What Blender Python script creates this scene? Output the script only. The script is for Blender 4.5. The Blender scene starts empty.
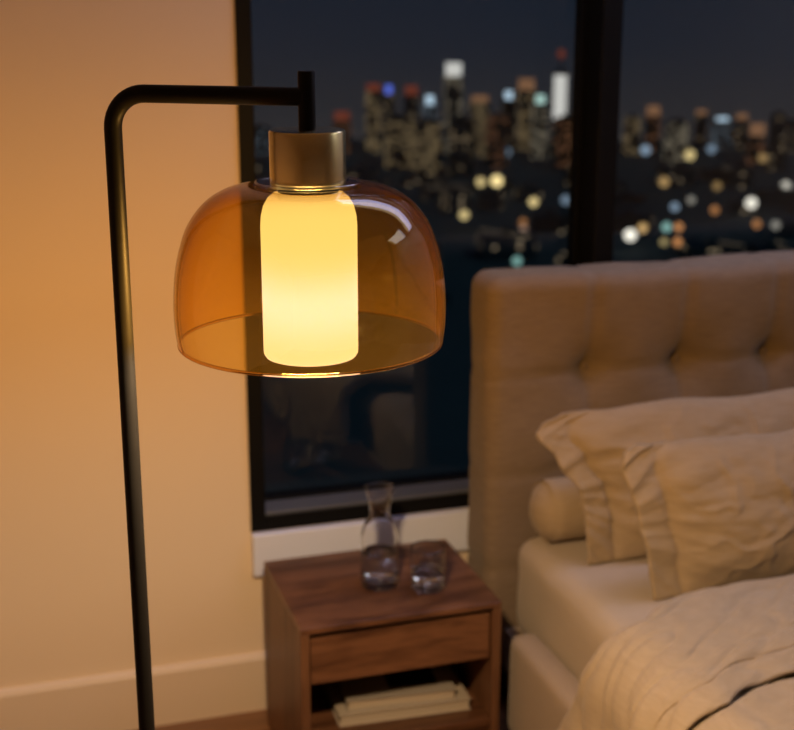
import bpy, bmesh, math, random
from mathutils import Vector, Matrix, noise
PI = math.pi
S = bpy.context.scene
COL = S.collection

# ------------------------------------------------------------------ camera
cd = bpy.data.cameras.new('camera')
cam = bpy.data.objects.new('camera', cd)
COL.objects.link(cam)
PITCH, YAW = math.radians(15.6), math.radians(17.5)
cam.location = (0, 0, 1.6)
cam.rotation_euler = (PI / 2 - PITCH, 0, -YAW)
cd.sensor_width = 36
cd.sensor_fit = 'HORIZONTAL'
cd.lens = 36 * 1340 / 794
cd.clip_start, cd.clip_end = 0.05, 9000
cd.dof.use_dof = True
cd.dof.focus_distance = 1.47
cd.dof.aperture_fstop = 5.2
cd.dof.aperture_blades = 0
S.camera = cam

# ------------------------------------------------------------------ render look
S.view_settings.view_transform = 'Standard'
S.view_settings.look = 'None'
S.view_settings.exposure = 0.0
S.view_settings.gamma = 1.0
S.view_settings.use_curve_mapping = False
S.cycles.max_bounces = 14
S.cycles.transparent_max_bounces = 24
S.cycles.transmission_bounces = 12
S.cycles.glossy_bounces = 6
S.cycles.sample_clamp_indirect = 4.0
S.cycles.caustics_refractive = True
S.cycles.caustics_reflective = False

# ------------------------------------------------------------------ night sky
W = bpy.data.worlds.new('night_sky')
S.world = W
W.use_nodes = True
nt = W.node_tree
nt.nodes.clear()
wo = nt.nodes.new('ShaderNodeOutputWorld')
wb = nt.nodes.new('ShaderNodeBackground')
tc = nt.nodes.new('ShaderNodeTexCoord')
sp = nt.nodes.new('ShaderNodeSeparateXYZ')
mr = nt.nodes.new('ShaderNodeMapRange')
cr = nt.nodes.new('ShaderNodeValToRGB')
mr.inputs['From Min'].default_value = -0.14
mr.inputs['From Max'].default_value = 0.30
cr.color_ramp.elements[0].position = 0.0
cr.color_ramp.elements[0].color = (0.034, 0.032, 0.033, 1)
cr.color_ramp.elements[1].position = 1.0
cr.color_ramp.elements[1].color = (0.006, 0.012, 0.028, 1)
e = cr.color_ramp.elements.new(0.14); e.color = (0.0185, 0.0195, 0.0245, 1)
e = cr.color_ramp.elements.new(0.23); e.color = (0.0110, 0.0150, 0.0240, 1)
e = cr.color_ramp.elements.new(0.34); e.color = (0.0075, 0.0130, 0.0240, 1)
nt.links.new(tc.outputs['Generated'], sp.inputs[0])
nt.links.new(sp.outputs['Z'], mr.inputs['Value'])
nt.links.new(mr.outputs[0], cr.inputs[0])
nt.links.new(cr.outputs[0], wb.inputs['Color'])
nt.links.new(wb.outputs[0], wo.inputs['Surface'])

# ------------------------------------------------------------------ unseen fill lights added overhead: cool strip by the window, neutral square at right
al = bpy.data.lights.new('cool_fill_strip', 'AREA')
al.shape = 'RECTANGLE'
al.size, al.size_y = 2.4, 0.5
al.energy = 20
al.color = (0.60, 0.62, 1.0)
ao = bpy.data.objects.new('cool_fill_strip', al)
COL.objects.link(ao)
ao.location = (2.05, 2.34, 2.60)
a2 = bpy.data.lights.new('square_fill', 'AREA')
a2.shape = 'RECTANGLE'
a2.size, a2.size_y = 0.9, 0.9
a2.energy = 7
a2.color = (0.90, 0.91, 1.0)
ao2 = bpy.data.objects.new('square_fill', a2)
COL.objects.link(ao2)
ao2.location = (2.85, 1.15, 2.60)

# ------------------------------------------------------------------ unseen bluish lamp added to lift the dark city ground, from behind the building
ml = bpy.data.lights.new('city_fill', 'SUN')
ml.energy = 0.19
ml.color = (0.40, 0.85, 1.0)
ml.angle = math.radians(0.5)
mo = bpy.data.objects.new('city_fill', ml)
COL.objects.link(mo)
mo.rotation_euler = (math.radians(48), 0, math.radians(14))


# ================================================================== helpers
def empty(name, loc, rz=0.0):
    o = bpy.data.objects.new(name, None)
    COL.objects.link(o)
    o.location = loc
    o.rotation_euler = (0, 0, rz)
    o.empty_display_size = 0.05
    return o


def tag(o, label=None, cat=None, group=None, kind=None):
    if label: o['label'] = label
    if cat: o['category'] = cat
    if group: o['group'] = group
    if kind: o['kind'] = kind
    return o


def mk(name, bm, mat, parent=None, smooth=True, loc=None, angle=None):
    """link a bmesh as ONE mesh object; coordinates are local to the parent"""
    bmesh.ops.recalc_face_normals(bm, faces=bm.faces[:])
    me = bpy.data.meshes.new(name)
    bm.to_mesh(me)
    bm.free()
    if mat: me.materials.append(mat)
    for p in me.polygons: p.use_smooth = smooth
    if smooth and angle is not None:
        me.set_sharp_from_angle(angle=math.radians(angle))
    o = bpy.data.objects.new(name, me)
    COL.objects.link(o)
    if parent: o.parent = parent
    if loc: o.location = loc
    return o


def box(bm, x0, x1, y0, y1, z0, z1, bev=0.0, seg=2):
    vs = [bm.verts.new((x, y, z)) for x in (x0, x1) for y in (y0, y1) for z in (z0, z1)]
    q = [(0, 1, 3, 2), (4, 6, 7, 5), (0, 4, 5, 1), (2, 3, 7, 6), (0, 2, 6, 4), (1, 5, 7, 3)]
    fs = [bm.faces.new([vs[i] for i in f]) for f in q]
    if bev > 0:
        es = {e for f in fs for e in f.edges}
        bmesh.ops.bevel(bm, geom=list(es), offset=bev, segments=seg, profile=0.5, affect='EDGES')
    return bm


def bx(x0, x1, y0, y1, z0, z1, bev=0.0, seg=2):
    return box(bmesh.new(), x0, x1, y0, y1, z0, z1, bev, seg)


def lathe(prof, n=64, closed=False, bm=None):
    """prof: list of (r, z); closed joins last to first"""
    bm = bm or bmesh.new()
    rings = []
    for r, z in prof:
        if r < 1e-6:
            rings.append([bm.verts.new((0, 0, z))])
        else:
            rings.append([bm.verts.new((r * math.cos(2 * PI * i / n), r * math.sin(2 * PI * i / n), z)) for i in range(n)])
    pairs = list(zip(rings[:-1], rings[1:]))
    if closed: pairs.append((rings[-1], rings[0]))
    for a, b in pairs:
        for i in range(n):
            j = (i + 1) % n
            if len(a) == 1 and len(b) == 1: continue
            if len(a) == 1: bm.faces.new((a[0], b[i], b[j]))
            elif len(b) == 1: bm.faces.new((a[i], a[j], b[0]))
            else: bm.faces.new((a[i], a[j], b[j], b[i]))
    return bm


def spline(pts, k=8):
    """Catmull-Rom through (r, z) points"""
    out = []
    P = [pts[0]] + list(pts) + [pts[-1]]
    for i in range(1, len(P) - 2):
        p0, p1, p2, p3 = P[i - 1], P[i], P[i + 1], P[i + 2]
        for s in range(k):
            t = s / k
            out.append(tuple(0.5 * (2 * b + (c - a) * t + (2 * a - 5 * b + 4 * c - d) * t * t + (3 * b - a - 3 * c + d) * t ** 3)
                             for a, b, c, d in zip(p0, p1, p2, p3)))
    out.append(tuple(pts[-1]))
    return out


def offset_profile(pr, d):
    res = []
    for i, p in enumerate(pr):
        a = pr[max(i - 1, 0)]; b = pr[min(i + 1, len(pr) - 1)]
        tx, tz = b[0] - a[0], b[1] - a[1]
        l = math.hypot(tx, tz) or 1
        res.append((p[0] + d * tz / l, p[1] - d * tx / l))
    return res


def tube(path, r, n=24, bm=None):
    bm = bm or bmesh.new()
    pts = [Vector(p) for p in path]
    T0 = (pts[1] - pts[0]).normalized()
    N = T0.orthogonal().normalized()
    rings = []
    for i, p in enumerate(pts):
        T = (pts[min(i + 1, len(pts) - 1)] - pts[max(i - 1, 0)]).normalized()
        N = (N - T * N.dot(T)).normalized()
        B = T.cross(N)
        rings.append([bm.verts.new(p + r * (math.cos(2 * PI * k / n) * N + math.sin(2 * PI * k / n) * B)) for k in range(n)])
    for a, b in zip(rings[:-1], rings[1:]):
        for k in range(n):
            bm.faces.new((a[k], a[(k + 1) % n], b[(k + 1) % n], b[k]))
    bm.faces.new(rings[0][::-1]); bm.faces.new(rings[-1])
    return bm


def fbm(x, y, z, o=4):
    return noise.fractal(Vector((x, y, z)), 1.0, 2.0, o)


def rounded_block(x0, x1, y0, y1, z0, z1, r, step, disp=None):
    """finely divided box with rounded edges; disp(p, n) moves each vertex along its normal"""
    bm = bmesh.new()
    C = Vector(((x0 + x1) / 2, (y0 + y1) / 2, (z0 + z1) / 2))
    D = Vector(((x1 - x0) / 2, (y1 - y0) / 2, (z1 - z0) / 2))
    cache = {}

    def axis(h):
        n = max(2, int(round(2 * h / step)))
        core = [-h + 2 * h * i / n for i in range(n + 1)]
        ex = [-h + r * (1 - math.cos(t)) for t in (0.3, 0.6, 0.9, 1.2)]
        return sorted(set(round(v, 6) for v in core + ex + [-v for v in ex]))
    ax = [axis(D.x), axis(D.y), axis(D.z)]

    def vert(i, j, k):
        key = (i, j, k)
        if key not in cache:
            p = Vector((ax[0][i], ax[1][j], ax[2][k]))
            q = Vector([max(-(D[m] - r), min(D[m] - r, p[m])) for m in range(3)])
            n = p - q
            n = n.normalized() if n.length > 1e-9 else Vector((0, 0, 1))
            p = q + n * r + C
            if disp: p = p + n * disp(p, n)
            cache[key] = bm.verts.new(p)
        return cache[key]
    nx, ny, nz = [len(a) - 1 for a in ax]
    for i in range(nx):
        for j in range(ny):
            for k in (0, nz):
                bm.faces.new((vert(i, j, k), vert(i + 1, j, k), vert(i + 1, j + 1, k), vert(i, j + 1, k)))
    for i in range(nx):
        for k in range(nz):
            for j in (0, ny):
                bm.faces.new((vert(i, j, k), vert(i + 1, j, k), vert(i + 1, j, k + 1), vert(i, j, k + 1)))
    for j in range(ny):
        for k in range(nz):
            for i in (0, nx):
                bm.faces.new((vert(i, j, k), vert(i, j + 1, k), vert(i, j + 1, k + 1), vert(i, j, k + 1)))
    return bm


# ================================================================== materials
def newmat(name):
    m = bpy.data.materials.new(name)
    m.use_nodes = True
    t = m.node_tree
    return m, t, t.nodes['Principled BSDF'], t.nodes['Material Output']


def N(t, typ, **kw):
    n = t.nodes.new(typ)
    for k, v in kw.items():
        if k in n.inputs.keys(): n.inputs[k].default_value = v
        else: setattr(n, k, v)
    return n


def plain(name, col, rough=0.5, metal=0.0, spec=0.5):
    m, t, b, o = newmat(name)
    b.inputs['Base Color'].default_value = (*col, 1)
    b.inputs['Roughness'].default_value = rough
    b.inputs['Metallic'].default_value = metal
    b.inputs['Specular IOR Level'].default_value = spec
    return m


def noisy(name, c1, c2, scale=(8, 8, 8), rough=0.6, bump=0.0, detail=5, bscale=None, spec=0.3):
    """colour varied by noise along object coordinates"""
    m, t, b, o = newmat(name)
    tcn = N(t, 'ShaderNodeTexCoord')
    mp = N(t, 'ShaderNodeMapping')
    mp.inputs['Scale'].default_value = scale
    nz = N(t, 'ShaderNodeTexNoise', Scale=1.0, Detail=detail, Roughness=0.6)
    mx = N(t, 'ShaderNodeMix', data_type='RGBA')
    mx.inputs[6].default_value = (*c1, 1); mx.inputs[7].default_value = (*c2, 1)
    t.links.new(tcn.outputs['Object'], mp.inputs[0]); t.links.new(mp.outputs[0], nz.inputs['Vector'])
    t.links.new(nz.outputs['Fac'], mx.inputs[0]); t.links.new(mx.outputs[2], b.inputs['Base Color'])
    b.inputs['Roughness'].default_value = rough
    b.inputs['Specular IOR Level'].default_value = spec
    if bump:
        n2 = N(t, 'ShaderNodeTexNoise', Scale=bscale or 120.0, Detail=3)
        bp = N(t, 'ShaderNodeBump', Strength=bump, Distance=0.002)
        t.links.new(tcn.outputs['Object'], n2.inputs['Vector'])
        t.links.new(n2.outputs['Fac'], bp.inputs['Height']); t.links.new(bp.outputs[0], b.inputs['Normal'])
    return m


def linen(name, c1, c2, thread=420.0, rough=0.9):
    """woven cloth: two crossed wave sets in the bump and slubs in the colour"""
    m, t, b, o = newmat(name)
    tcn = N(t, 'ShaderNodeTexCoord')
    wv = []
    for d in ('X', 'Z'):
        w = N(t, 'ShaderNodeTexWave', Scale=thread / 6.0, Distortion=1.5, Detail=2.0)
        w.bands_direction = d
        t.links.new(tcn.outputs['Object'], w.inputs['Vector']); wv.append(w)
    ad = N(t, 'ShaderNodeMath', operation='ADD')
    t.links.new(wv[0].outputs['Fac'], ad.inputs[0]); t.links.new(wv[1].outputs['Fac'], ad.inputs[1])
    mp = N(t, 'ShaderNodeMapping'); mp.inputs['Scale'].default_value = (22, 22, 190)
    nz = N(t, 'ShaderNodeTexNoise', Scale=1.0, Detail=5, Roughness=0.7)
    mx = N(t, 'ShaderNodeMix', data_type='RGBA')
    mx.inputs[6].default_value = (*c1, 1); mx.inputs[7].default_value = (*c2, 1)
    t.links.new(tcn.outputs['Object'], mp.inputs[0]); t.links.new(mp.outputs[0], nz.inputs['Vector'])
    t.links.new(nz.outputs['Fac'], mx.inputs[0]); t.links.new(mx.outputs[2], b.inputs['Base Color'])
    bp = N(t, 'ShaderNodeBump', Strength=0.25, Distance=0.001)
    t.links.new(ad.outputs[0], bp.inputs['Height']); t.links.new(bp.outputs[0], b.inputs['Normal'])
    b.inputs['Roughness'].default_value = rough
    b.inputs['Specular IOR Level'].default_value = 0.15
    b.inputs['Sheen Weight'].default_value = 0.15
    b.inputs['Sheen Roughness'].default_value = 0.5
    return m


def wood(name, dark, light, stretch, rough=0.42, spec=0.4, ring=5.0):
    m, t, b, o = newmat(name)
    tcn = N(t, 'ShaderNodeTexCoord')
    mp = N(t, 'ShaderNodeMapping'); mp.inputs['Scale'].default_value = stretch
    n1 = N(t, 'ShaderNodeTexNoise', Scale=1.0, Detail=6, Roughness=0.65, Distortion=0.6)
    wv = N(t, 'ShaderNodeMath', operation='MULTIPLY'); wv.inputs[1].default_value = ring
    fr = N(t, 'ShaderNodeMath', operation='PINGPONG'); fr.inputs[1].default_value = 1.0
    n2 = N(t, 'ShaderNodeTexNoise', Scale=9.0, Detail=4)
    a = N(t, 'ShaderNodeMath', operation='MULTIPLY'); a.inputs[1].default_value = 0.55
    c = N(t, 'ShaderNodeMath', operation='MULTIPLY_ADD'); c.inputs[1].default_value = 0.45
    rp = N(t, 'ShaderNodeValToRGB')
    rp.color_ramp.elements[0].color = (*dark, 1); rp.color_ramp.elements[0].position = 0.15
    rp.color_ramp.elements[1].color = (*light, 1); rp.color_ramp.elements[1].position = 0.85
    L = t.links.new
    L(tcn.outputs['Object'], mp.inputs[0]); L(mp.outputs[0], n1.inputs['Vector']); L(mp.outputs[0], n2.inputs['Vector'])
    L(n1.outputs['Fac'], wv.inputs[0]); L(wv.outputs[0], fr.inputs[0]); L(fr.outputs[0], a.inputs[0])
    L(n2.outputs['Fac'], c.inputs[0]); L(a.outputs[0], c.inputs[2]); L(c.outputs[0], rp.inputs[0])
    L(rp.outputs[0], b.inputs['Base Color'])
    b.inputs['Roughness'].default_value = rough
    b.inputs['Specular IOR Level'].default_value = spec
    return m


def glass(name, col=(1, 1, 1), rough=0.0, ior=1.45):
    m, t, b, o = newmat(name)
    g = N(t, 'ShaderNodeBsdfGlass', Color=(*col, 1), Roughness=rough, IOR=ior)
    t.links.new(g.outputs[0], o.inputs['Surface'])
    return m


def thin_glass(name, face_tint, edge_tint, f0=0.04, rough=0.0, gmax=0.9, haze=None):
    """one wall surface of thin blown glass: tinted see-through plus a Schlick mirror coat"""
    m, t, b, o = newmat(name)
    ge = N(t, 'ShaderNodeNewGeometry')
    dt = N(t, 'ShaderNodeVectorMath', operation='DOT_PRODUCT')
    ab = N(t, 'ShaderNodeMath', operation='ABSOLUTE')
    om = N(t, 'ShaderNodeMath', operation='SUBTRACT'); om.inputs[0].default_value = 1.0
    p5 = N(t, 'ShaderNodeMath', operation='POWER'); p5.inputs[1].default_value = 5.0
    ma = N(t, 'ShaderNodeMath', operation='MULTIPLY_ADD'); ma.inputs[1].default_value = gmax - f0; ma.inputs[2].default_value = f0
    p2 = N(t, 'ShaderNodeMath', operation='POWER'); p2.inputs[1].default_value = 3.0
    mx = N(t, 'ShaderNodeMix', data_type='RGBA')
    mx.inputs[6].default_value = (*face_tint, 1); mx.inputs[7].default_value = (*edge_tint, 1)
    tr = N(t, 'ShaderNodeBsdfTransparent')
    gl = N(t, 'ShaderNodeBsdfGlossy', Roughness=rough)
    ms = N(t, 'ShaderNodeMixShader')
    L = t.links.new
    L(ge.outputs['Normal'], dt.inputs[0]); L(ge.outputs['Incoming'], dt.inputs[1]); L(dt.outputs['Value'], ab.inputs[0])
    L(ab.outputs[0], om.inputs[1]); L(om.outputs[0], p5.inputs[0]); L(om.outputs[0], p2.inputs[0])
    L(p5.outputs[0], ma.inputs[0]); L(p2.outputs[0], mx.inputs[0]); L(mx.outputs[2], tr.inputs['Color'])
    L(ma.outputs[0], ms.inputs[0]); L(tr.outputs[0], ms.inputs[1]); L(gl.outputs[0], ms.inputs[2])
    if haze:                                  # a trace of scattering inside the coloured glass
        hz = N(t, 'ShaderNodeBsdfTranslucent', Color=(*haze, 1))
        hd = N(t, 'ShaderNodeBsdfDiffuse', Color=(*haze, 1))
        a1 = N(t, 'ShaderNodeAddShader'); a2_ = N(t, 'ShaderNodeAddShader')
        L(hz.outputs[0], a1.inputs[0]); L(hd.outputs[0], a1.inputs[1])
        L(ms.outputs[0], a2_.inputs[0]); L(a1.outputs[0], a2_.inputs[1])
        L(a2_.outputs[0], o.inputs['Surface'])
    else:
        L(ms.outputs[0], o.inputs['Surface'])
    return m


def emit(name, col, strength):
    m, t, b, o = newmat(name)
    g = N(t, 'ShaderNodeEmission', Color=(*col, 1), Strength=strength)
    t.links.new(g.outputs[0], o.inputs['Surface'])
    return m


def opal_glass(name):
    """glowing milk glass: shines by itself, scatters the bulb inside and lets part of its light through"""
    m, t, b, o = newmat(name)
    em = N(t, 'ShaderNodeEmission', Color=(1.0, 0.79, 0.44, 1), Strength=1.46)
    tl = N(t, 'ShaderNodeBsdfTranslucent', Color=(0.0003, 0.00024, 0.0020, 1))
    ad = N(t, 'ShaderNodeAddShader')
    tr = N(t, 'ShaderNodeBsdfTransparent')
    ms = N(t, 'ShaderNodeMixShader', Fac=0.88)
    L = t.links.new
    L(em.outputs[0], ad.inputs[0]); L(tl.outputs[0], ad.inputs[1])
    L(tr.outputs[0], ms.inputs[1]); L(ad.outputs[0], ms.inputs[2]); L(ms.outputs[0], o.inputs['Surface'])
    return m


def facade(name, base, lit, thr, strength, cell=(5.0, 4.6)):
    """dark tower wall with a grid of windows, some of them lit"""
    m, t, b, o = newmat(name)
    L = t.links.new
    tcn = N(t, 'ShaderNodeTexCoord')
    sx = N(t, 'ShaderNodeSeparateXYZ'); L(tcn.outputs['Object'], sx.inputs[0])
    ad = N(t, 'ShaderNodeMath', operation='ADD'); L(sx.outputs[0], ad.inputs[0]); L(sx.outputs[1], ad.inputs[1])
    du = N(t, 'ShaderNodeMath', operation='DIVIDE'); du.inputs[1].default_value = cell[0]; L(ad.outputs[0], du.inputs[0])
    dv = N(t, 'ShaderNodeMath', operation='DIVIDE'); dv.inputs[1].default_value = cell[1]; L(sx.outputs[2], dv.inputs[0])
    fu = N(t, 'ShaderNodeMath', operation='FLOOR'); L(du.outputs[0], fu.inputs[0])
    fv = N(t, 'ShaderNodeMath', operation='FLOOR'); L(dv.outputs[0], fv.inputs[0])
    oi = N(t, 'ShaderNodeObjectInfo')
    cb = N(t, 'ShaderNodeCombineXYZ'); L(fu.outputs[0], cb.inputs[0]); L(fv.outputs[0], cb.inputs[1])
    rm = N(t, 'ShaderNodeMath', operation='MULTIPLY'); rm.inputs[1].default_value = 97.0; L(oi.outputs['Random'], rm.inputs[0])
    L(rm.outputs[0], cb.inputs[2])
    wn = N(t, 'ShaderNodeTexWhiteNoise', noise_dimensions='3D'); L(cb.outputs[0], wn.inputs['Vector'])
    gt = N(t, 'ShaderNodeMath', operation='GREATER_THAN'); gt.inputs[1].default_value = thr; L(wn.outputs['Value'], gt.inputs[0])
    pu = N(t, 'ShaderNodeMath', operation='FRACT'); L(du.outputs[0], pu.inputs[0])
    pv = N(t, 'ShaderNodeMath', operation='FRACT'); L(dv.outputs[0], pv.inputs[0])
    mu = N(t, 'ShaderNodeMath', operation='LESS_THAN'); mu.inputs[1].default_value = 0.75; L(pu.outputs[0], mu.inputs[0])
    mv = N(t, 'ShaderNodeMath', operation='LESS_THAN'); mv.inputs[1].default_value = 0.65; L(pv.outputs[0], mv.inputs[0])
    a = N(t, 'ShaderNodeMath', operation='MULTIPLY'); L(mu.outputs[0], a.inputs[0]); L(mv.outputs[0], a.inputs[1])
    c = N(t, 'ShaderNodeMath', operation='MULTIPLY'); L(a.outputs[0], c.inputs[0]); L(gt.outputs[0], c.inputs[1])
    s = N(t, 'ShaderNodeMath', operation='MULTIPLY'); s.inputs[1].default_value = strength; L(c.outputs[0], s.inputs[0])
    b.inputs['Base Color'].default_value = (*base, 1)
    b.inputs['Roughness'].default_value = 0.6
    b.inputs['Emission Color'].default_value = (*lit, 1)
    L(s.outputs[0], b.inputs['Emission Strength'])
    return m


M = dict(
    wall=noisy('wall_paint', (0.74, 0.60, 0.43), (0.77, 0.63, 0.455), (3, 3, 3), 0.75, 0.08, bscale=180, spec=0.25),
    back=noisy('room_paint', (0.50, 0.46, 0.40), (0.54, 0.49, 0.43), (3, 3, 3), 0.8, spec=0.2),
    base=noisy('baseboard_paint', (0.70, 0.58, 0.43), (0.73, 0.60, 0.45), (4, 4, 4), 0.5, spec=0.35),
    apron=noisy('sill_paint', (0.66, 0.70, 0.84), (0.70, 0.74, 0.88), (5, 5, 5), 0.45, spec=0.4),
    ceiling=plain('ceiling_paint', (0.75, 0.74, 0.72), 0.9, spec=0.2),
    frame=noisy('window_frame_metal', (0.003, 0.003, 0.0032), (0.005, 0.005, 0.0052), (20, 20, 20), 0.5, spec=0.14),
    ledge_sheen=plain('grey_ledge_sheen', (0.10, 0.105, 0.12), 0.4, spec=0.4),  # lighter grey holds the reflected sky and ceiling light on the frame ledge
    black=noisy('black_powder_coat', (0.006, 0.0055, 0.005), (0.009, 0.0085, 0.008), (60, 60, 60), 0.46, 0.05, bscale=600, spec=0.12),
    amber=thin_glass('amber_glass', (0.95, 0.82, 0.49), (0.80, 0.50, 0.17), f0=0.055, haze=(.0010, .00058, .00008)),
    amber_rim=glass('amber_rim_glass', (0.98, 0.80, 0.52)),
    clear=thin_glass('clear_glass', (0.97, 0.95, 0.90), (0.80, 0.76, 0.66), f0=0.22),
    opal=opal_glass('opal_glass'),
    water=glass('water', (0.99, 0.995, 1.0), 0.0, 1.33),
    crystal=glass('clear_table_glass', (0.99, 0.995, 1.0), 0.0, 1.48),
    pane=glass('window_glass', (0.97, 0.985, 0.98), 0.0, 1.45),
    walnut=wood('walnut', (0.050, 0.020, 0.010), (0.175, 0.080, 0.040), (1.6, 11.0, 11.0), 0.34, ring=7),
    walnut_v=wood('walnut_upright', (0.060, 0.025, 0.012), (0.165, 0.078, 0.038), (9.0, 9.0, 1.4), 0.45, ring=5),
    upholstery=linen('headboard_linen', (0.130, 0.092, 0.060), (0.275, 0.205, 0.142), 380),
    rail=linen('bed_rail_linen', (0.30, 0.23, 0.165), (0.36, 0.28, 0.20), 380),
    sheet=linen('sheet_linen', (0.39, 0.315, 0.232), (0.44, 0.36, 0.272), 700),
    pillow=linen('pillow_linen', (0.265, 0.192, 0.112), (0.405, 0.31, 0.20), 520),
    duvet=linen('duvet_linen', (0.29, 0.225, 0.150), (0.445, 0.355, 0.25), 520),
    paper=noisy('book_pages', (0.42, 0.36, 0.28), (0.48, 0.42, 0.33), (10, 10, 900), 0.8),
    cover_a=noisy('grey_book_cover', (0.27, 0.245, 0.21), (0.32, 0.29, 0.25), (30, 30, 30), 0.55),
    cover_b=noisy('beige_book_cover', (0.36, 0.31, 0.25), (0.41, 0.36, 0.29), (30, 30, 30), 0.55),
    print=plain('dark_cover_print', (0.012, 0.012, 0.014), 0.5),
    stitch=plain('stitch_thread', (0.36, 0.27, 0.17), 0.9),
    asphalt=noisy('dark_ground', (0.05, 0.06, 0.065), (0.09, 0.10, 0.105), (0.01, 0.01, 0.01), 0.9),
    mast=plain('dark_mast', (0.02, 0.02, 0.022), 0.7),
)


def brushed_brass():
    m, t, b, o = newmat('brushed_brass')
    tcn = N(t, 'ShaderNodeTexCoord')
    mp = N(t, 'ShaderNodeMapping'); mp.inputs['Scale'].default_value = (60, 60, 900)
    nz = N(t, 'ShaderNodeTexNoise', Scale=1.0, Detail=3)
    rm = N(t, 'ShaderNodeMapRange'); rm.inputs['To Min'].default_value = 0.20; rm.inputs['To Max'].default_value = 0.30
    t.links.new(tcn.outputs['Object'], mp.inputs[0]); t.links.new(mp.outputs[0], nz.inputs['Vector'])
    t.links.new(nz.outputs['Fac'], rm.inputs['Value']); t.links.new(rm.outputs[0], b.inputs['Roughness'])
    b.inputs['Base Color'].default_value = (0.66, 0.55, 0.28, 1)
    b.inputs['Metallic'].default_value = 1.0
    return m


M['brass'] = brushed_brass()


def plank_floor():
    m, t, b, o = newmat('wood_floor')
    tcn = N(t, 'ShaderNodeTexCoord')
    br = N(t, 'ShaderNodeTexBrick', Scale=1.0)
    br.inputs['Color1'].default_value = (0.20, 0.095, 0.042, 1)
    br.inputs['Color2'].default_value = (0.27, 0.135, 0.062, 1)
    br.inputs['Mortar'].default_value = (0.03, 0.015, 0.008, 1)
    br.inputs['Mortar Size'].default_value = 0.0025
    br.inputs['Brick Width'].default_value = 1.3
    br.inputs['Row Height'].default_value = 0.12
    mp = N(t, 'ShaderNodeMapping'); mp.inputs['Scale'].default_value = (2.5, 28, 1)
    nz = N(t, 'ShaderNodeTexNoise', Scale=1.0, Detail=6)
    rm = N(t, 'ShaderNodeMapRange'); rm.inputs['To Min'].default_value = 0.6; rm.inputs['To Max'].default_value = 1.35
    mx = N(t, 'ShaderNodeMix', data_type='RGBA', blend_type='MULTIPLY'); mx.inputs[0].default_value = 1.0
    L = t.links.new
    L(tcn.outputs['Object'], br.inputs['Vector']); L(tcn.outputs['Object'], mp.inputs[0]); L(mp.outputs[0], nz.inputs['Vector'])
    L(nz.outputs['Fac'], rm.inputs['Value']); L(br.outputs['Color'], mx.inputs[6]); L(rm.outputs[0], mx.inputs[7])
    L(mx.outputs[2], b.inputs['Base Color'])
    b.inputs['Roughness'].default_value = 0.4
    return m


M['floor'] = plank_floor()


# ================================================================== the room
def struct(name, bm, mat, parent=None, smooth=False):
    o = mk(name, bm, mat, parent, smooth)
    if not parent: o['kind'] = 'structure'
    return o


X0, X1, Y0, YW, ZC = -1.6, 3.4, -2.2, 2.75, 2.62       # room
WX0, WX1, WZ0, WZ1 = 0.525, 3.10, 0.436, 2.42           # window opening
struct('floor', bx(X0 - .15, X1 + .15, Y0 - .15, YW + .2, -0.12, 0), M['floor'])
struct('ceiling', bx(X0 - .15, X1 + .15, Y0 - .15, YW + .2, ZC, ZC + .12), M['ceiling'])
w = bmesh.new()
box(w, X0 - .15, WX0, YW, YW + .2, 0, ZC)
box(w, WX0, WX1, YW, YW + .2, 0, WZ0)
box(w, WX0, WX1, YW, YW + .2, WZ1, ZC)
box(w, WX1, X1 + .15, YW, YW + .2, 0, ZC)
struct('wall_back', w, M['wall'])
struct('wall_left', bx(X0 - .15, X0, Y0, YW, 0, ZC), M['wall'])
struct('wall_right', bx(X1, X1 + .15, Y0, YW, 0, ZC), M['back'])
struct('wall_front', bx(X0 - .15, X1 + .15, Y0 - .15, Y0, 0, ZC), M['back'])


def baseboard(x0, x1):
    b = bmesh.new()
    pr = [(YW, 0), (YW - .016, 0), (YW - .016, .128), (YW - .012, .137), (YW, .140)]
    va = [b.verts.new((x0, y, z)) for y, z in pr]; vb = [b.verts.new((x1, y, z)) for y, z in pr]
    n = len(pr)
    for i in range(n):
        b.faces.new((va[i], va[(i + 1) % n], vb[(i + 1) % n], vb[i]))
    b.faces.new(va); b.faces.new(vb[::-1])
    return b


struct('baseboard_back', baseboard(X0, X1), M['base'])
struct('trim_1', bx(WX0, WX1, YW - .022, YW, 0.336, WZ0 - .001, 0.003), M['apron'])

# window: outer frame, mullion, panes, inner sash ledge
win = empty('window_1', (0, 0, 0))
win['kind'] = 'structure'
f = bmesh.new()
FY0, FY1 = YW - .004, YW + .13
box(f, WX0, WX0 + .034, FY0, FY1, WZ0, WZ1, .002)
box(f, WX1 - .034, WX1, FY0, FY1, WZ0, WZ1, .002)
box(f, WX0 + .034, WX1 - .034, FY0, FY1, WZ0, WZ0 + .034, .002)
box(f, WX0 + .034, WX1 - .034, FY0, FY1, WZ1 - .03, WZ1, .002)
mk('window_frame', f, M['frame'], win, False)
mk('mullion', bx(1.338, 1.387, FY0, FY1, WZ0 + .040, WZ1 - .03, .002), M['frame'], win, False)
mk('ledge_sheen_strip', bx(WX0 + .034, WX1 - .034, YW + .004, YW + .077, WZ0 + .033, WZ0 + .040, .002), M['ledge_sheen'], win, False)  # strip added on the black ledge, its reflected light put into the colour
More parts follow.
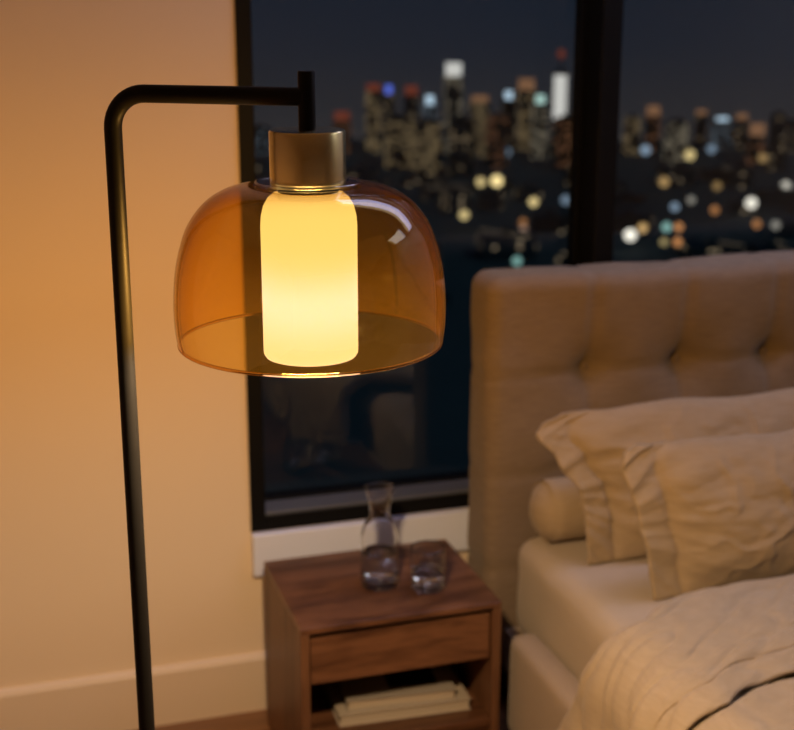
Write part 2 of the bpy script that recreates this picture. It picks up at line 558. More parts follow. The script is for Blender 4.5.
for a, b_ in ((WX0 + .034, 1.338), (1.387, WX1 - .034)):
    s = bmesh.new()
    zz0, zz1 = WZ0 + .034, WZ1 - .03
    box(s, a, a + .012, YW + .078, YW + .118, zz0, zz1, .001)
    box(s, b_ - .012, b_, YW + .078, YW + .118, zz0, zz1, .001)
    box(s, a + .012, b_ - .012, YW + .078, YW + .118, zz0, zz0 + .012, .001)
    box(s, a + .012, b_ - .012, YW + .078, YW + .118, zz1 - .012, zz1, .001)
    sh = mk('sash', s, M['frame'], win, False)
    mk('window_pane', bx(a + .010, b_ - .010, YW + .092, YW + .100, zz0 + .01, zz1 - .01), M['pane'], sh, False)

# ================================================================== floor lamp
LX, LY = 0.352, 1.4435
PX, PY = 0.155, 1.565
lamp = empty('floor_lamp', (PX, PY, 0))
tag(lamp, 'black floor lamp with a bent arm and amber glass dome shade', 'lamp')
AZ = 1.489
ad = Vector((LX - PX, LY - PY, 0)); al_ = ad.length; ad.normalize()
RB = 0.040
path = [(0, 0, 0.02), (0, 0, 0.5), (0, 0, 1.0), (0, 0, AZ - RB - .02)]
for i in range(0, 13):
    a = i / 12 * PI / 2
    path.append(tuple(ad * (RB - RB * math.cos(a)) + Vector((0, 0, AZ - RB + RB * math.sin(a)))))
path.append(tuple(ad * (al_ * .6) + Vector((0, 0, AZ))))
path.append(tuple(ad * (al_ - .002) + Vector((0, 0, AZ))))
mk('pole', tube(path, 0.0102, 28), M['black'], lamp, True, angle=50)
bpf = [(0, 0), (.135, 0), (.138, .003), (.138, .014), (.135, .018), (.02, .019), (.018, .030), (.011, .032), (0, .032)]
mk('base', lathe(bpf, 72), M['black'], lamp, True, angle=35)
HL = (LX - PX, LY - PY, 0)          # head axis, local to the lamp


def head(name, bm, mat, parent=lamp, angle=40):
    return mk(name, bm, mat, parent, True, loc=HL if parent is lamp else None, angle=angle)


head('stem', lathe([(0, 1.440), (.0095, 1.440), (.0095, 1.5150), (.0088, 1.5165), (0, 1.5165)], 40), M['black'])
cap = head('socket_cap', lathe([(0, 1.3950), (.0395, 1.3950), (.0422, 1.3970), (.0422, 1.4515), (.0407, 1.4535), (.014, 1.4535), (0, 1.4535)], 96), M['brass'])
mk('socket_neck', lathe([(0, 1.379), (.034, 1.379), (.034, 1.3952), (0, 1.3952)], 64), M['black'], cap, True, angle=40)
mk('collar', lathe(spline([(.036, 1.3942), (.050, 1.3942), (.0575, 1.3950), (.0594, 1.3965), (.0575, 1.3980), (.050, 1.3978), (.036, 1.3978)], 4), 96, True),
   M['clear'], cap, True, angle=60)
outer = spline([(.050, 1.3922), (.061, 1.3935), (.077, 1.3922), (.097, 1.3862), (.117, 1.3730), (.1345, 1.3505), (.1445, 1.3240),
                (.1505, 1.2970), (.1530, 1.2700), (.1535, 1.2480), (.1525, 1.2300), (.1505, 1.2160)], 8)
TH = 0.0028
inner = offset_profile(outer, TH)
if inner[-1][0] > outer[-1][0]: inner = offset_profile(outer, -TH)
shade = head('glass_shade', lathe(outer + inner[::-1], 128, True), M['amber'], angle=60)
rc = (outer[-1][0] + inner[-1][0]) / 2
rz = (outer[-1][1] + inner[-1][1]) / 2 - .0004
mk('shade_rim', lathe([(rc + .0019 * math.cos(t * PI / 6), rz + .0019 * math.sin(t * PI / 6)) for t in range(12)], 128, True),
   M['amber_rim'], shade, True)
op = [(0, 1.1965), (.030, 1.1966), (.046, 1.1970), (.0515, 1.1985), (.0537, 1.2020), (.0540, 1.2080), (.0540, 1.2500), (.0540, 1.3000), (.0540, 1.3480),
      (.0532, 1.3590), (.0505, 1.3700), (.0455, 1.3790), (.0395, 1.3840), (.0345, 1.3860), (.0, 1.3860)]
dif = head('opal_diffuser', lathe(op, 96), M['opal'], angle=60)
bl = bpy.data.lights.new('bulb', 'POINT')
bl.energy = 490
bl.color = (1.0, 0.66, 0.35)
# the socket and the bulb's cap keep it from shining upwards as strongly as sideways and down
bl.use_nodes = True
bt_ = bl.node_tree
be = next(n for n in bt_.nodes if n.type == 'EMISSION')
bg_ = bt_.nodes.new('ShaderNodeNewGeometry')
bs_ = bt_.nodes.new('ShaderNodeSeparateXYZ')
br_ = bt_.nodes.new('ShaderNodeMapRange')
br_.interpolation_type = 'SMOOTHSTEP'
br_.inputs['From Min'].default_value = -0.40; br_.inputs['From Max'].default_value = 0.48
br_.inputs['To Min'].default_value = 1.0; br_.inputs['To Max'].default_value = 0.12
bt_.links.new(bg_.outputs['Incoming'], bs_.inputs[0]); bt_.links.new(bs_.outputs['Z'], br_.inputs['Value'])
bt_.links.new(br_.outputs[0], be.inputs['Strength'])
bl.shadow_soft_size = 0.036
bo = bpy.data.objects.new('bulb', bl)
COL.objects.link(bo)
bo.parent = lamp
bo.location = (HL[0], HL[1], 1.280)

# ================================================================== nightstand
NX0, NX1, NY0, NY1, NZ = 0.535, 0.957, 2.323, 2.667, 0.400
cx, cy = (NX0 + NX1) / 2, (NY0 + NY1) / 2
hw, hd = (NX1 - NX0) / 2, (NY1 - NY0) / 2
ns = empty('nightstand', (cx, cy, 0))
tag(ns, 'dark walnut nightstand with one drawer and an open shelf beside the bed', 'nightstand')
T = 0.018
mk('table_top', bx(-hw, hw, -hd, hd, NZ - .014, NZ, .0025), M['walnut'], ns, False)
for sx in (-1, 1):
    x0 = -hw if sx < 0 else hw - T
    mk('side_panel', bx(x0, x0 + T, -hd + .001, hd, 0, NZ - .014, .0015), M['walnut_v'], ns, False)
mk('back_panel', bx(-hw + T, hw - T, hd - .012, hd, .05, NZ - .014), M['walnut_v'], ns, False)
mk('shelf', bx(-hw + T, hw - T, -hd + .006, hd - .012, .114, .134, .0015), M['walnut'], ns, False)
mk('apron_rail', bx(-hw + T, hw - T, -hd + .014, -hd + .032, .0, .114), M['walnut'], ns, False)
dr = mk('drawer', bx(-hw + T + .004, hw - T - .004, -hd + .010, -hd + .028, .272, .372, .0015), M['walnut'], ns, False)
d2 = bmesh.new()
box(d2, -hw + T + .008, hw - T - .008, -hd + .028, hd - .03, .275, .281)
box(d2, -hw + T + .008, -hw + T + .018, -hd + .028, hd - .03, .281, .36)
box(d2, hw - T - .018, hw - T - .008, -hd + .028, hd - .03, .281, .36)
mk('drawer_box', d2, M['walnut_v'], dr, False)


# books on the nightstand's shelf
def book(w_, d_, h_, cover, x, y, z, rz, label, band=None):
    b = empty('book', (x, y, z), rz)
    tag(b, label, 'book', 'books on the nightstand shelf')
    c = bmesh.new()
    t_ = .0025
    box(c, -w_ / 2, w_ / 2, -d_ / 2, d_ / 2, 0, t_, .0008)
    box(c, -w_ / 2, w_ / 2, -d_ / 2, d_ / 2, h_ - t_, h_, .0008)
    box(c, -w_ / 2, w_ / 2, d_ / 2 - t_, d_ / 2, t_, h_ - t_)
    mk('cover', c, cover, b, False)
    mk('pages', bx(-w_ / 2 + .004, w_ / 2 - .004, -d_ / 2 + .0035, d_ / 2 - t_, t_, h_ - t_), M['paper'], b, False)
    if band:
        mk('cover_print', bx(band[0], band[1], band[2], band[3], h_, h_ + .0004), M['print'], b, False)
    return b


book(.285, .205, .026, M['cover_b'], .775, 2.482, .134, math.radians(-3), 'larger beige book lying flat at the bottom on the nightstand shelf')
book(.235, .180, .024, M['cover_a'], .772, 2.478, .160, math.radians(-5), 'smaller grey book with dark cover print on top of the larger book', (-.02, .085, -.055, .08))

# ================================================================== carafe and tumbler
ca = empty('water_carafe', (.743, 2.477, NZ))
tag(ca, 'clear glass carafe with flared mouth half full of water on the nightstand', 'carafe')
co = spline([(.0, 0), (.030, 0), (.0375, .002), (.0398, .007), (.0400, .030), (.0400, .100), (.0385, .115), (.0320, .136), (.0240, .152), (.0210, .163),
             (.0215, .172), (.0250, .192), (.0300, .207), (.0325, .216)], 5)
ci = spline([(.0310, .2165), (.0285, .207), (.0235, .192), (.0200, .172), (.0195, .163), (.0225, .151), (.0305, .135), (.0370, .114), (.0385, .100), (.0385, .030),
             (.0375, .018), (.0300, .0135), (.0, .0135)], 5)
mk('glass_body', lathe(co + ci, 64), M['crystal'], ca, True)
mk('water', lathe([(0, .0132), (.0290, .0132), (.0372, .0176), (.03870, .030), (.03870, .074), (.0384, .0748), (0, .0745)], 64), M['water'], ca, True, angle=40)
tu = empty('water_tumbler', (.834, 2.430, NZ))
tag(tu, 'short clear glass tumbler beside the carafe on the nightstand', 'glass')
to = spline([(0, 0), (.026, 0), (.0325, .002), (.0355, .009), (.0368, .030), (.0370, .060), (.0365, .092)], 5)
ti = spline([(.0350, .0922), (.0355, .060), (.0353, .030), (.0338, .018), (.0260, .013), (0, .013)], 5)
mk('glass_body', lathe(to + ti, 64), M['crystal'], tu, True)
mk('water', lathe([(0, .0127), (.0255, .0127), (.0336, .0176), (.03555, .030), (.0356, .040), (0, .0403)], 64), M['water'], tu, True, angle=40)

# ================================================================== bed
BX0, BX1 = 1.018, 2.62
HY0, HY1, HZ = 2.570, 2.712, 1.012
bed = empty('bed_frame', (BX0, HY0, 0))
tag(bed, 'upholstered beige bed frame with a tufted linen headboard under the window', 'bed')
TX = [1.262 + .228 * i for i in range(6)]
TZ = [.795, .572, .349]


def hb_disp(p, n):
    d = 0.0
    front = max(0.0, -n.y); side = abs(n.x); top = max(0.0, n.z)
    sx = min(abs(p.x - x) for x in TX); sz = min(abs(p.z - z) for z in TZ)
    seam = lambda s, w_: math.exp(-(s / w_) ** 2)
    if front > 0:
        inx = 1.0 if BX0 + .12 < p.x < BX1 - .1 else 0.55
        d += front * (-.0085 * seam(sx, .010) - .0065 * seam(sz, .010) * inx)
        r2 = min(math.hypot(p.x - x, p.z - z) for x in TX for z in TZ)
        d += front * (-.028 * math.exp(-(r2 / .030) ** 2) - .021 * math.exp(-(r2 / .075) ** 2))
        d += front * .006 * fbm(p.x * 5, p.z * 5, 1.0, 2)
    if side > 0:
        d += side * (-.0045 * seam(sz, .010) + .004 * fbm(p.y * 9, p.z * 7, 4.0, 2))
    if top > 0:
        d += top * (.007 * fbm(p.x * 4.5, p.y * 4, 7.0, 2) - .003 * seam(sx, .014))
    return d


hbm = rounded_block(BX0, BX1, HY0, HY1, .10, HZ, .034, .0135, hb_disp)
bmesh.ops.translate(hbm, verts=hbm.verts[:], vec=(-BX0, -HY0, 0))
hb = mk('headboard', hbm, M['upholstery'], bed)
for z in TZ:
    for x in TX:
        bt = mk('button', lathe([(0, -.004), (.0065, -.003), (.0085, .0), (.0065, .003), (0, .004)], 20), M['upholstery'], hb, True, loc=(x - BX0, .0445, z))
        bt.rotation_euler = (PI / 2, 0, 0)
RZ = .285


def soft(amp, f_, seed):
    return lambda p, n: amp * fbm(p.x * f_, p.y * f_, p.z * f_ + seed, 3)


def loc_bed(bm):
    bmesh.ops.translate(bm, verts=bm.verts[:], vec=(-BX0, -HY0, 0))
    return bm


mk('side_rail', loc_bed(rounded_block(1.004, 1.072, .42, 2.405, .05, RZ, .024, .03, soft(.002, 5, 1))), M['rail'], bed)
mk('side_rail', loc_bed(rounded_block(2.548, 2.615, .42, 2.405, .05, RZ, .024, .05, soft(.002, 5, 2))), M['rail'], bed)
mk('foot_rail', loc_bed(rounded_block(1.060, 2.560, .42, .487, .05, RZ, .024, .05, soft(.002, 5, 3))), M['rail'], bed)
mk('platform', loc_bed(bx(1.066, 2.554, .48, 2.572, .10, .205, .004)), M['rail'], bed, False)
for x in (1.04, 2.58):
    for y in (.46, 2.36):
        mk('leg', loc_bed(bx(x - .025, x + .025, y - .025, y + .025, 0, .052, .004)), M['black'], bed, False)
for x in (1.07, 2.58):
    mk('headboard_leg', loc_bed(bx(x - .025, x + .025, 2.62, 2.66, 0, .105, .004)), M['black'], bed, False)

# mattress
MZ = .442


def mat_disp(p, n):
    d = .004 * fbm(p.x * 3, p.y * 3, p.z * 3 + 9, 3)
    d += .0035 * fbm(p.x * 14, p.y * 5, p.z * 10, 3) * (0.4 + max(0, -n.x))
    return d


mt = mk('mattress', rounded_block(1.075, 2.545, .50, 2.560, .206, MZ, .050, .026, mat_disp), M['sheet'])
tag(mt, 'thick mattress in a fitted oatmeal linen sheet on the bed frame', 'mattress')


# bolster: a round cushion lying along the headboard
def bolster_bm():
    R, L = .069, .80
    pr = [(R * math.sin(t * PI / 16), .055 * (1 - math.cos(t * PI / 16))) for t in range(9)]
    pr += [(R, L / 2)] + [(r, L - z) for r, z in pr[::-1]]
    bm = lathe(spline(pr, 4), 48)
    for v in bm.verts:
        k = 1 + .05 * fbm(v.co.x * 12, v.co.y * 12, v.co.z * 7, 3)
        v.co.x *= k; v.co.y *= k
    bmesh.ops.rotate(bm, verts=bm.verts[:], cent=(0, 0, 0), matrix=Matrix.Rotation(PI / 2, 3, 'Y'))
    return bm


bs = mk('bolster_cushion', bolster_bm(), M['pillow'], None, True, loc=(1.092, 2.492, MZ + .071))
tag(bs, 'round beige bolster cushion lying behind the pillows against the headboard', 'cushion')


# pillows with a flat flange at each end
def table(tb, v):
    for (a, x), (b, y) in zip(tb[:-1], tb[1:]):
        if v <= b:
            t = (v - a) / (b - a)
            t = t * t * (3 - 2 * t)
            return x + (y - x) * t
    return tb[-1][1]


def pillow_bm(Wd, H, T_, fl, seed, lean, left, drop, nu=120, nv=70):
    """local x along the width, z up, y thickness; lean tips the top back (+y); left = outline of the left flange"""
    bm = bmesh.new()
    grids = []
    for side in (-1, 1):
        g = []
        for i in range(nu + 1):
            row = []
            for j in range(nv + 1):
                u = i / nu; v = j / nv
                x = u * Wd; z = v * H
                xb = (x - fl) / (Wd - 2 * fl)
                inside = 0 < xb < 1
                a = max(0.0, 1 - abs(2 * xb - 1) ** 3.0) if inside else 0.0
                c = max(0.0, 1 - abs(2 * v - 1) ** 2.4)
                th = T_ * (a ** .50) * (c ** .62)
                near = math.exp(-max(0, xb) * 5.5)
                # creases that fan out from the seam, and loose folds over the face
                zz0 = z - .5 * H
                ang = zz0 / (x + .10)
                fold = .016 * near * fbm(ang * 5.0 + seed, x * 3.0, seed * 1.7, 3)
                fold += .010 * fbm(x * 7 + z * 8 + seed, z * 11 - x * 6, seed, 4)
                r_ = fbm(x * 6 - z * 5 + seed, z * 8 + x * 3, seed + 11, 3)
                fold -= .0055 * (1 - min(1.0, abs(r_) * 6)) ** 2
                fold += .012 * fbm(x * 3.2, z * 3.2 + seed, seed + 3, 2)
                fold *= .45 + .55 * min(1.0, v / .35)
                env = min(1.0, (a * c) ** .4 + .12)
                y = side * (th * .5 + (0 if inside else .002) + .0024) + fold * (env if inside else .5) * (1 if side < 0 else .6)
                if not inside:
                    y += .010 * fbm(z * 7, x * 4, seed + 5, 2) - .010 * math.sin(PI * v)
                y -= .004 * math.exp(-((x - fl) / .006) ** 2) * (-1 if side > 0 else -1)
                xx = x + table(left, v) * math.exp(-(x / .16) ** 2) - .02 * math.sin(PI * v) * u
                zz = z - .012 * math.sin(PI * min(1, max(0, xb))) * (1 if v > .5 else -0.2) * abs(2 * v - 1)
                zz += .008 * fbm(x * 6, v * 3, seed + 8, 2) * v
                zz -= drop * math.exp(-(x / .11) ** 2) * v ** 4
                row.append(bm.verts.new((xx, y + lean * zz, zz)))
            g.append(row)
        grids.append(g)
    A, B = grids
    for i in range(nu):
        for j in range(nv):
            bm.faces.new((A[i][j], A[i + 1][j], A[i + 1][j + 1], A[i][j + 1]))
            bm.faces.new((B[i][j], B[i][j + 1], B[i + 1][j + 1], B[i + 1][j]))
    for i in range(nu):
        for j in (0, nv):
            bm.faces.new((A[i][j], A[i + 1][j], B[i + 1][j], B[i][j]))
    for j in range(nv):
        for i in (0, nu):
            bm.faces.new((A[i][j], A[i][j + 1], B[i][j + 1], B[i][j]))
    return bm


L1 = [(0, .0), (.30, -.004), (.48, -.012), (.68, -.055), (.86, -.095), (.93, -.080), (1, -.030)]
L2 = [(0, .0), (.25, -.008), (.55, -.024), (.88, -.048), (.95, -.038), (1, -.010)]
p1 = mk('pillow', pillow_bm(.74, .320, .120, .060, 3.1, .27, L1, .012), M['pillow'], None, True, loc=(1.158, 2.345, MZ + .004))
tag(p1, 'beige linen pillow standing behind, between the front pillow and the bolster', 'pillow', 'linen pillows on the bed')
p2 = mk('pillow', pillow_bm(.74, .298, .140, .064, 8.7, .30, L2, .004), M['pillow'], None, True, loc=(1.208, 2.150, MZ + .004))
tag(p2, 'crumpled beige linen pillow at the very front of the pillow pile', 'pillow', 'linen pillows on the bed')
p2.rotation_euler = (0, 0, math.radians(1.5))

# ------------------------------------------------------------------ duvet, folded back at the head end
DX, DR = 1.024, .075                  # hanging plane and roll-over radius
DZ = MZ + .012


def duvet_base(a):
    """a: arc length over the bed's left edge; returns point (x, z) and normal (nx, nz)"""
    q = DR * PI / 2
    Wt = 1.42
    if a < -q:
        return DX, DZ - DR + (a + q), -1.0, 0.0
    if a < 0:
        t = -a / DR
        return DX + DR - DR * math.sin(t), DZ - DR + DR * math.cos(t), -math.sin(t), math.cos(t)
    if a < Wt:
        return DX + DR + a, DZ, 0.0, 1.0
    if a < Wt + q:
        t = (a - Wt) / DR
        return DX + DR + Wt + DR * math.sin(t), DZ - DR + DR * math.cos(t), math.sin(t), math.cos(t)
    return DX + 2 * DR + Wt, DZ - DR - (a - Wt - q), 1.0, 0.0


def edge_y(a):                         # where the head-end fold runs
    if a > 0: return 1.985 + .105 * (1 - math.exp(-a / .10)) + .004 * math.sin(a * 14)
    return 1.985 + (-a) * .02 + .55 * max(0, -a - .08) ** 1.0 * .8


def hem_y(a):                          # where the folded-back flap ends
    if a > 0: return 1.690 + .075 * (1 - math.exp(-a / .09)) + .006 * math.sin(a * 17 + 1)
    return 1.690 + a * .10


def flap_noise(a, y):
    p = y * .86 - a * .5; q = a * .86 + y * .5           # folds run diagonally
    w = .010 * fbm(q * 2.6, p * 9, 2.0, 3) + .005 * fbm(q * 7, p * 24, 5.0, 2)
    r = fbm(q * 3.5, p * 13, 9.0, 2)
    return w - .007 * (1 - min(1.0, abs(r) * 5)) ** 2


def duvet_bm():
    bm = bmesh.new()
    A0, A1 = -.40, 1.80
    NA = 210
    rows = []
    for i in range(NA + 1):
        a = A0 + (A1 - A0) * i / NA
        x, z, nx, nz = duvet_base(a)
        ye, yh = edge_y(a), hem_y(a)
        pts = []
        dt, db = .046, .012
        n1 = 60
        for k in range(n1 + 1):        # flap, hem to fold
            s = k / n1
            y = yh + (ye - .022 - yh) * s
            d = dt + .004 * math.sin(PI * s) - .010 * (1 - s) ** 8
            wr = flap_noise(a, y)
            if abs(s - .20) < .05: wr -= .0035 * math.exp(-((s - .20) / .012) ** 2)
            pts.append((y, d + wr))
        for k in range(1, 10):         # the fold itself
            t = PI * k / 10
            mid, r = (dt + db) / 2, (dt - db) / 2
            y = ye - .022 + .022 * math.sin(t)
            wr = .6 * flap_noise(a, y) * (1 - k / 10)
            pts.append((y, mid + r * math.cos(t) + wr))
        n2 = 90
        for k in range(n2 + 1):        # body, fold to foot
            s = k / n2
            y = ye - .022 + (.56 - ye + .022) * s
            under = min(1.0, max(0.0, (y - yh + .012) / .03))
            d = db * under + (1 - under) * .030
            wr = (.010 * fbm(a * 7 - y * 3, y * 7 + a * 4, 12.0, 4) + .007 * fbm(a * 24, y * 14 - a * 14, 15.0, 3)) * (1 - .85 * under)
            pts.append((y, d + wr))
        row = []
        for y, d in pts:
            sway = 0.0
            if a < -.10: sway = .014 * math.sin(y * 19 + .6) * min(1, (-a - .10) / .15)
            row.append(bm.verts.new((x + nx * (d + sway), y, z + nz * (d + sway))))
        rows.append(row)
    for r0, r1 in zip(rows[:-1], rows[1:]):
        for k in range(len(r0) - 1):
            bm.faces.new((r0[k], r1[k], r1[k + 1], r0[k + 1]))
    return bm


dv = mk('duvet', duvet_bm(), M['duvet'])
so = dv.modifiers.new('thickness', 'SOLIDIFY'); so.thickness = .007; so.offset = 0
tag(dv, 'rumpled beige linen duvet with its head end folded back over the mattress', 'duvet')
# stitched seam on the flap
sm = bmesh.new()
seam_path = []
for i in range(160):
    a = -.30 + 1.65 * i / 159
    x, z, nx, nz = duvet_base(a)
    ye, yh = edge_y(a), hem_y(a)
    y = yh + (ye - .022 - yh) * .20
    wr = flap_noise(a, y) - .0035
    d = .046 + .004 * math.sin(PI * .2) + wr + .0036
    seam_path.append((x + nx * d, y, z + nz * d))
mk('stitched_seam', tube(seam_path, .0016, 8, sm), M['stitch'], dv)

# ================================================================== the city outside
GZ = -205.0                             # street level far below the room
rnd = random.Random(11)
gb = bmesh.new()
gp = [(r_ * math.sin(a_), r_ * math.cos(a_)) for r_, a_ in [(1960, -.9 + 2.4 * i / 40) for i in range(41)] + [(120, 1.5), (120, -.9)]]
gt = [gb.verts.new((x, y, GZ)) for x, y in gp]; gl_ = [gb.verts.new((x, y, GZ - 4)) for x, y in gp]
gb.faces.new(gt); gb.faces.new(gl_[::-1])
for i in range(len(gp)):
    j = (i + 1) % len(gp)
    gb.faces.new((gt[i], gl_[i], gl_[j], gt[j]))
struct('ground', gb, M['asphalt'])


def bearing(px):
    """compass angle (from +Y towards +X) of a column of the view"""
    return YAW + math.atan((px - 397) / (1340 * math.cos(PITCH) * 1.03))


LIT = {
    'warm': facade('warm_lit_facade', (.020, .019, .018), (1.0, .70, .36), .54, .19),
    'pale': facade('pale_lit_facade', (.024, .024, .025), (1.0, .84, .60), .52, .19),
    'cool': facade('cool_lit_facade', (.020, .022, .025), (.62, .80, 1.0), .62, .13),
    'dim': facade('dim_facade', (.014, .016, .019), (1.0, .72, .42), .86, .16),
    'low': facade('low_block_facade', (.020, .024, .030), (1.0, .74, .46), .93, .22),
    'red': facade('rust_lit_facade', (.020, .016, .014), (1.0, .42, .20), .62, .13),
}
EM = {
    'white': emit('white_glow', (1.0, .97, .92), .62), 'ice': emit('ice_glow', (.62, .82, 1.0), .85), 'blue': emit('blue_glow', (.14, .22, 1.0), .75),
    'red': emit('red_glow', (1.0, .22, .12), .13), 'orange': emit('orange_glow', (1.0, .50, .26), .19), 'gold': emit('gold_glow', (1.0, .74, .30), .5),
    'teal': emit('teal_glow', (.60, .90, .82), .75),
}


def tower(px, top, wpx, dist, face, label, crown=None, antenna=None, crown_h=12, slab=None, depth=None):
    """one far building: top = view row of its roof line, given as a height at that distance"""
    b = bearing(px)
    x, y = dist * math.sin(b), dist * math.cos(b)
    hz = dist * math.cos(b - YAW)
    ang = PITCH + math.atan((top - 365) / 1340.0)
    zt = 1.6 - hz * math.tan(ang)
    w_ = wpx * dist / 1380.0
    h_ = zt - GZ
    r = empty('tower', (x, y, GZ), -b)
    tag(r, label, 'building', 'far skyline towers')
    dp = depth or w_ * .9
    if crown in ('ice', 'blue', 'teal'):
        h_ -= crown_h * .3; crown_h *= .55
    hb_ = h_ - (crown_h if crown else 0)
    mk('facade', bx(-w_ / 2, w_ / 2, -dp / 2, dp / 2, 0, hb_), LIT[face], r, False)
    if crown:
        cw = .26 if crown in ('ice', 'blue', 'teal') else .42
        mk('lit_crown', bx(-w_ * cw, w_ * cw, -dp * cw, dp * cw, hb_, h_), EM[crown], r, False)
    else:
        mk('roof_plant', bx(-w_ * .25, w_ * .25, -dp * .25, dp * .25, h_, h_ + 4), M['mast'], r, False)
    if slab:
        mk('lit_screen', bx(-w_ * .42, w_ * .42, -dp / 2 - 1.0, -dp / 2 - .2, h_ - slab, hb_ - 2), EM['white'], r, False)
    if antenna:
        a_ = mk('antenna', bx(-1.0, 1.0, -1.0, 1.0, h_, h_ + 20), M['mast'], r, False)
        mk('beacon', lathe([(0, h_ + 18), (4, h_ + 20), (5, h_ + 24), (4, h_ + 28), (0, h_ + 30)], 12), EM['red'], a_, True)
    return r


D1 = 1800
tower(452, 63, 19, D1, 'pale', 'tallest skyline tower with a bright white crown', 'white', crown_h=16)
tower(374, 84, 16, D1, 'warm', 'skyline tower with a reddish roof just right of the brass cap', 'red', crown_h=9)
tower(389, 81, 13, D1 + 90, 'dim', 'skyline tower topped by a deep blue light', 'blue', crown_h=20)
tower(411, 86, 15, D1 + 140, 'dim', 'dark skyline tower with a red top left of the tallest tower', 'red', crown_h=12)
tower(429, 91, 15, D1, 'cool', 'skyline tower topped by an ice white light beside the tallest tower', 'ice', crown_h=20)
tower(478, 96, 20, D1 - 40, 'warm', 'warm lit tower right of the tallest skyline tower', 'orange', crown_h=7)
tower(506, 87, 14, D1 + 60, 'dim', 'slim dark tower topped by a soft blue light', 'ice', crown_h=19)
tower(523, 79, 19, D1 + 40, 'warm', 'skyline tower with an orange lit roof band', 'orange', crown_h=14)
tower(537, 91, 17, D1 - 60, 'pale', 'skyline tower with a pale teal top left of the white slab tower', 'teal', crown_h=18)
tower(556, 73, 15, D1 - 20, 'dim', 'bright white slab tower with a red beacon left of the mullion', None, True, slab=58)
tower(343, 112, 18, D1, 'red', 'low rust coloured tower nearest the lamp stem on its right', 'red', crown_h=10)
tower(400, 118, 30, D1 - 150, 'warm', 'wide warm lit block between the red topped towers', None)
tower(495, 116, 22, D1 - 160, 'red', 'reddish lit block below the slim blue topped tower', None)
tower(565, 118, 26, D1 - 160, 'red', 'rust lit block at the foot of the white slab tower', None)
tower(460, 118, 26, D1 - 240, 'dim', 'dim block at the foot of the tallest skyline tower', None)
tower(428, 122, 26, D1 - 220, 'warm', 'warm block below the ice white topped tower', None)
tower(628, 118, 16, D1, 'warm', 'warm lit tower first to the right of the mullion', None)
tower(648, 106, 15, D1 + 40, 'red', 'tower with an orange roof light in the right window pane', 'orange', crown_h=12)
tower(672, 122, 24, D1 - 80, 'pale', 'pale lit block in the right pane above the cream lights', None)
tower(695, 110, 12, D1 + 120, 'dim', 'thin brownish tower rising above the dark blocks in the right pane', 'orange', crown_h=6)
tower(716, 116, 22, D1 + 100, 'cool', 'bluish lit tower in the middle of the right pane', 'ice', crown_h=7)
tower(735, 114, 13, D1 + 60, 'dim', 'dark tower with a small orange top in the right pane', 'orange', crown_h=7)
tower(751, 124, 17, D1 - 60, 'red', 'pinkish lit tower left of the tall dark tower', 'orange', crown_h=14)
tower(771, 114, 17, D1 - 120, 'dim', 'tall dark tower near the right edge of the photo', None)
tower(789, 120, 16, D1 + 80, 'dim', 'dim tower at the very right edge of the photo', None)
tower(262, 128, 24, D1, 'cool', 'low cool lit block between the window edge and the brass cap', None)

LC = {}


def city_light(px, py, size, col, s, label):
    """a floodlight mast: py says how far out it stands (its foot is on the ground)"""
    b = bearing(px)
    hgt = 14.0
    dep = PITCH + math.atan((py - 365) / 1340.0)
    hz = (1.6 - (GZ + hgt)) / math.tan(dep)
    d = hz / math.cos(b - YAW)
    r = empty('floodlight', (d * math.sin(b), d * math.cos(b), GZ), -b)
    tag(r, label, 'light', 'blurred city lights')
    rr = size * .47 * d / 1380.0
    key = (col, s)
    if key not in LC: LC[key] = emit('lamp_glow', col, s * .68)
    mk('mast', bx(-.25, .25, -.25, .25, 0, hgt - rr * .5), M['mast'], r, False)
    pr = [(0, hgt - rr)] + [(rr * math.sin(t * PI / 8), hgt - rr * math.cos(t * PI / 8)) for t in range(1, 8)] + [(0, hgt + rr)]
    mk('lamp_head', lathe(pr, 16), LC[key], r, True)


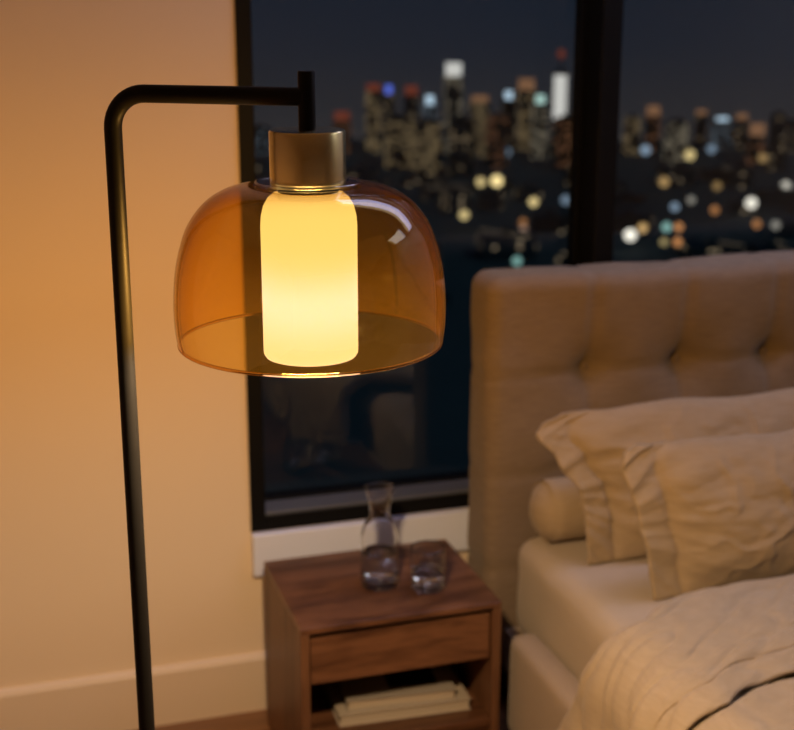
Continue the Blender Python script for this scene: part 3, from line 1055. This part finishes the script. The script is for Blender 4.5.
WHT, GLD, AMB, ORG, BLU, TEA, PNK = (1, .93, .80), (1, .76, .34), (1, .62, .25), (1, .42, .15), (.55, .75, 1), (.45, .85, .78), (1, .62, .45)
for q in [
    (480, 182, 10, GLD, 1.1, 'gold city light left of the brightest gold pair'),
    (496, 181, 13, GLD, 1.9, 'brightest gold city light beneath the skyline in the left pane'),
    (533, 202, 10, GLD, 1.3, 'round gold city light near the mullion in the left pane'),
    (565, 200, 10, BLU, .45, 'faint bluish city light against the left side of the mullion'),
    (464, 215, 10, GLD, 1.2, 'round gold city light just right of the amber shade'),
    (524, 231, 10, PNK, .9, 'pinkish city light above the headboard in the left pane'),
    (523, 222, 8, ORG, .5, 'small orange city light directly above the pinkish light'),
    (518, 261, 10, TEA, .75, 'pale green city light touching the headboard top'),
    (505, 152, 10, BLU, .35, 'faint blue city light below the rust lit blocks'),
    (626, 141, 10, WHT, .8, 'white city light just right of the mullion below the skyline'),
    (642, 150, 10, BLU, .7, 'bluish city light beside the white light right of the mullion'),
    (686, 155, 11, GLD, 1.1, 'cream city light below the pale block in the right pane'),
    (672, 141, 9, WHT, .5, 'soft white city light above the cream light'),
    (707, 149, 9, BLU, .5, 'soft blue city light right of the cream light'),
    (662, 182, 10, AMB, .7, 'amber city light alone in the dark of the right pane'),
    (715, 186, 9, AMB, .4, 'dim amber city light in the middle of the right pane'),
    (758, 158, 9, AMB, .5, 'amber city light below the pinkish tower'),
    (783, 186, 10, WHT, .9, 'white city light near the right edge of the photo'),
    (674, 207, 9, BLU, .6, 'bluish city light below the lone amber light'),
    (690, 200, 8, WHT, .4, 'faint grey city light right of the bluish light'),
    (750, 203, 12, WHT, 1.6, 'bright white city light in the right part of the right pane'),
    (714, 210, 9, ORG, .6, 'orange city light left of the bright white light'),
    (757, 224, 9, ORG, .6, 'orange city light below the bright white light'),
    (776, 225, 9, WHT, .4, 'grey city light near the right edge above the headboard'),
    (631, 235, 13, WHT, 2.0, 'brightest white city light low beside the mullion above the headboard'),
    (643, 228, 10, AMB, 1.0, 'amber city light touching the brightest white light'),
    (667, 227, 10, TEA, .8, 'teal city light in the cluster above the headboard'),
    (679, 227, 9, ORG, .9, 'upper orange city light right of the teal light'),
    (679, 242, 9, ORG, 1.0, 'lower orange city light above the headboard'),
    (665, 242, 8, GLD, .6, 'dim gold city light below the teal light'),
]:
    city_light(*q)

# low dark blocks that fill the ground below the skyline
placed = [(o.location.x, o.location.y, 28.0) for o in COL.objects if o.name.startswith('tower')]
placed += [(o.location.x, o.location.y, 9.0) for o in COL.objects if o.name.startswith('floodlight')]
for k in range(90):
    px = rnd.uniform(235, 830)
    d = 780 + 800 * rnd.random() ** .8
    b = bearing(px)
    w_, dp, h_ = rnd.uniform(20, 44), rnd.uniform(16, 32), rnd.uniform(8, 22)
    rad = math.hypot(w_, dp) / 2
    bxx, byy = d * math.sin(b), d * math.cos(b)
    if any(math.hypot(bxx - q[0], byy - q[1]) < q[2] + rad for q in placed): continue
    placed.append((bxx, byy, rad))
    r = empty('city_block', (bxx, byy, GZ), -b + rnd.uniform(-.4, .4))
    tag(r, 'dark low city block blurred in the dim ground below the skyline', 'building', 'low city blocks')
    mk('facade', bx(-w_ / 2, w_ / 2, -dp / 2, dp / 2, 0, h_), LIT['low'], r, False)
    mk('roof_plant', bx(-4, 4, -3, 3, h_, h_ + 3), M['mast'], r, False)
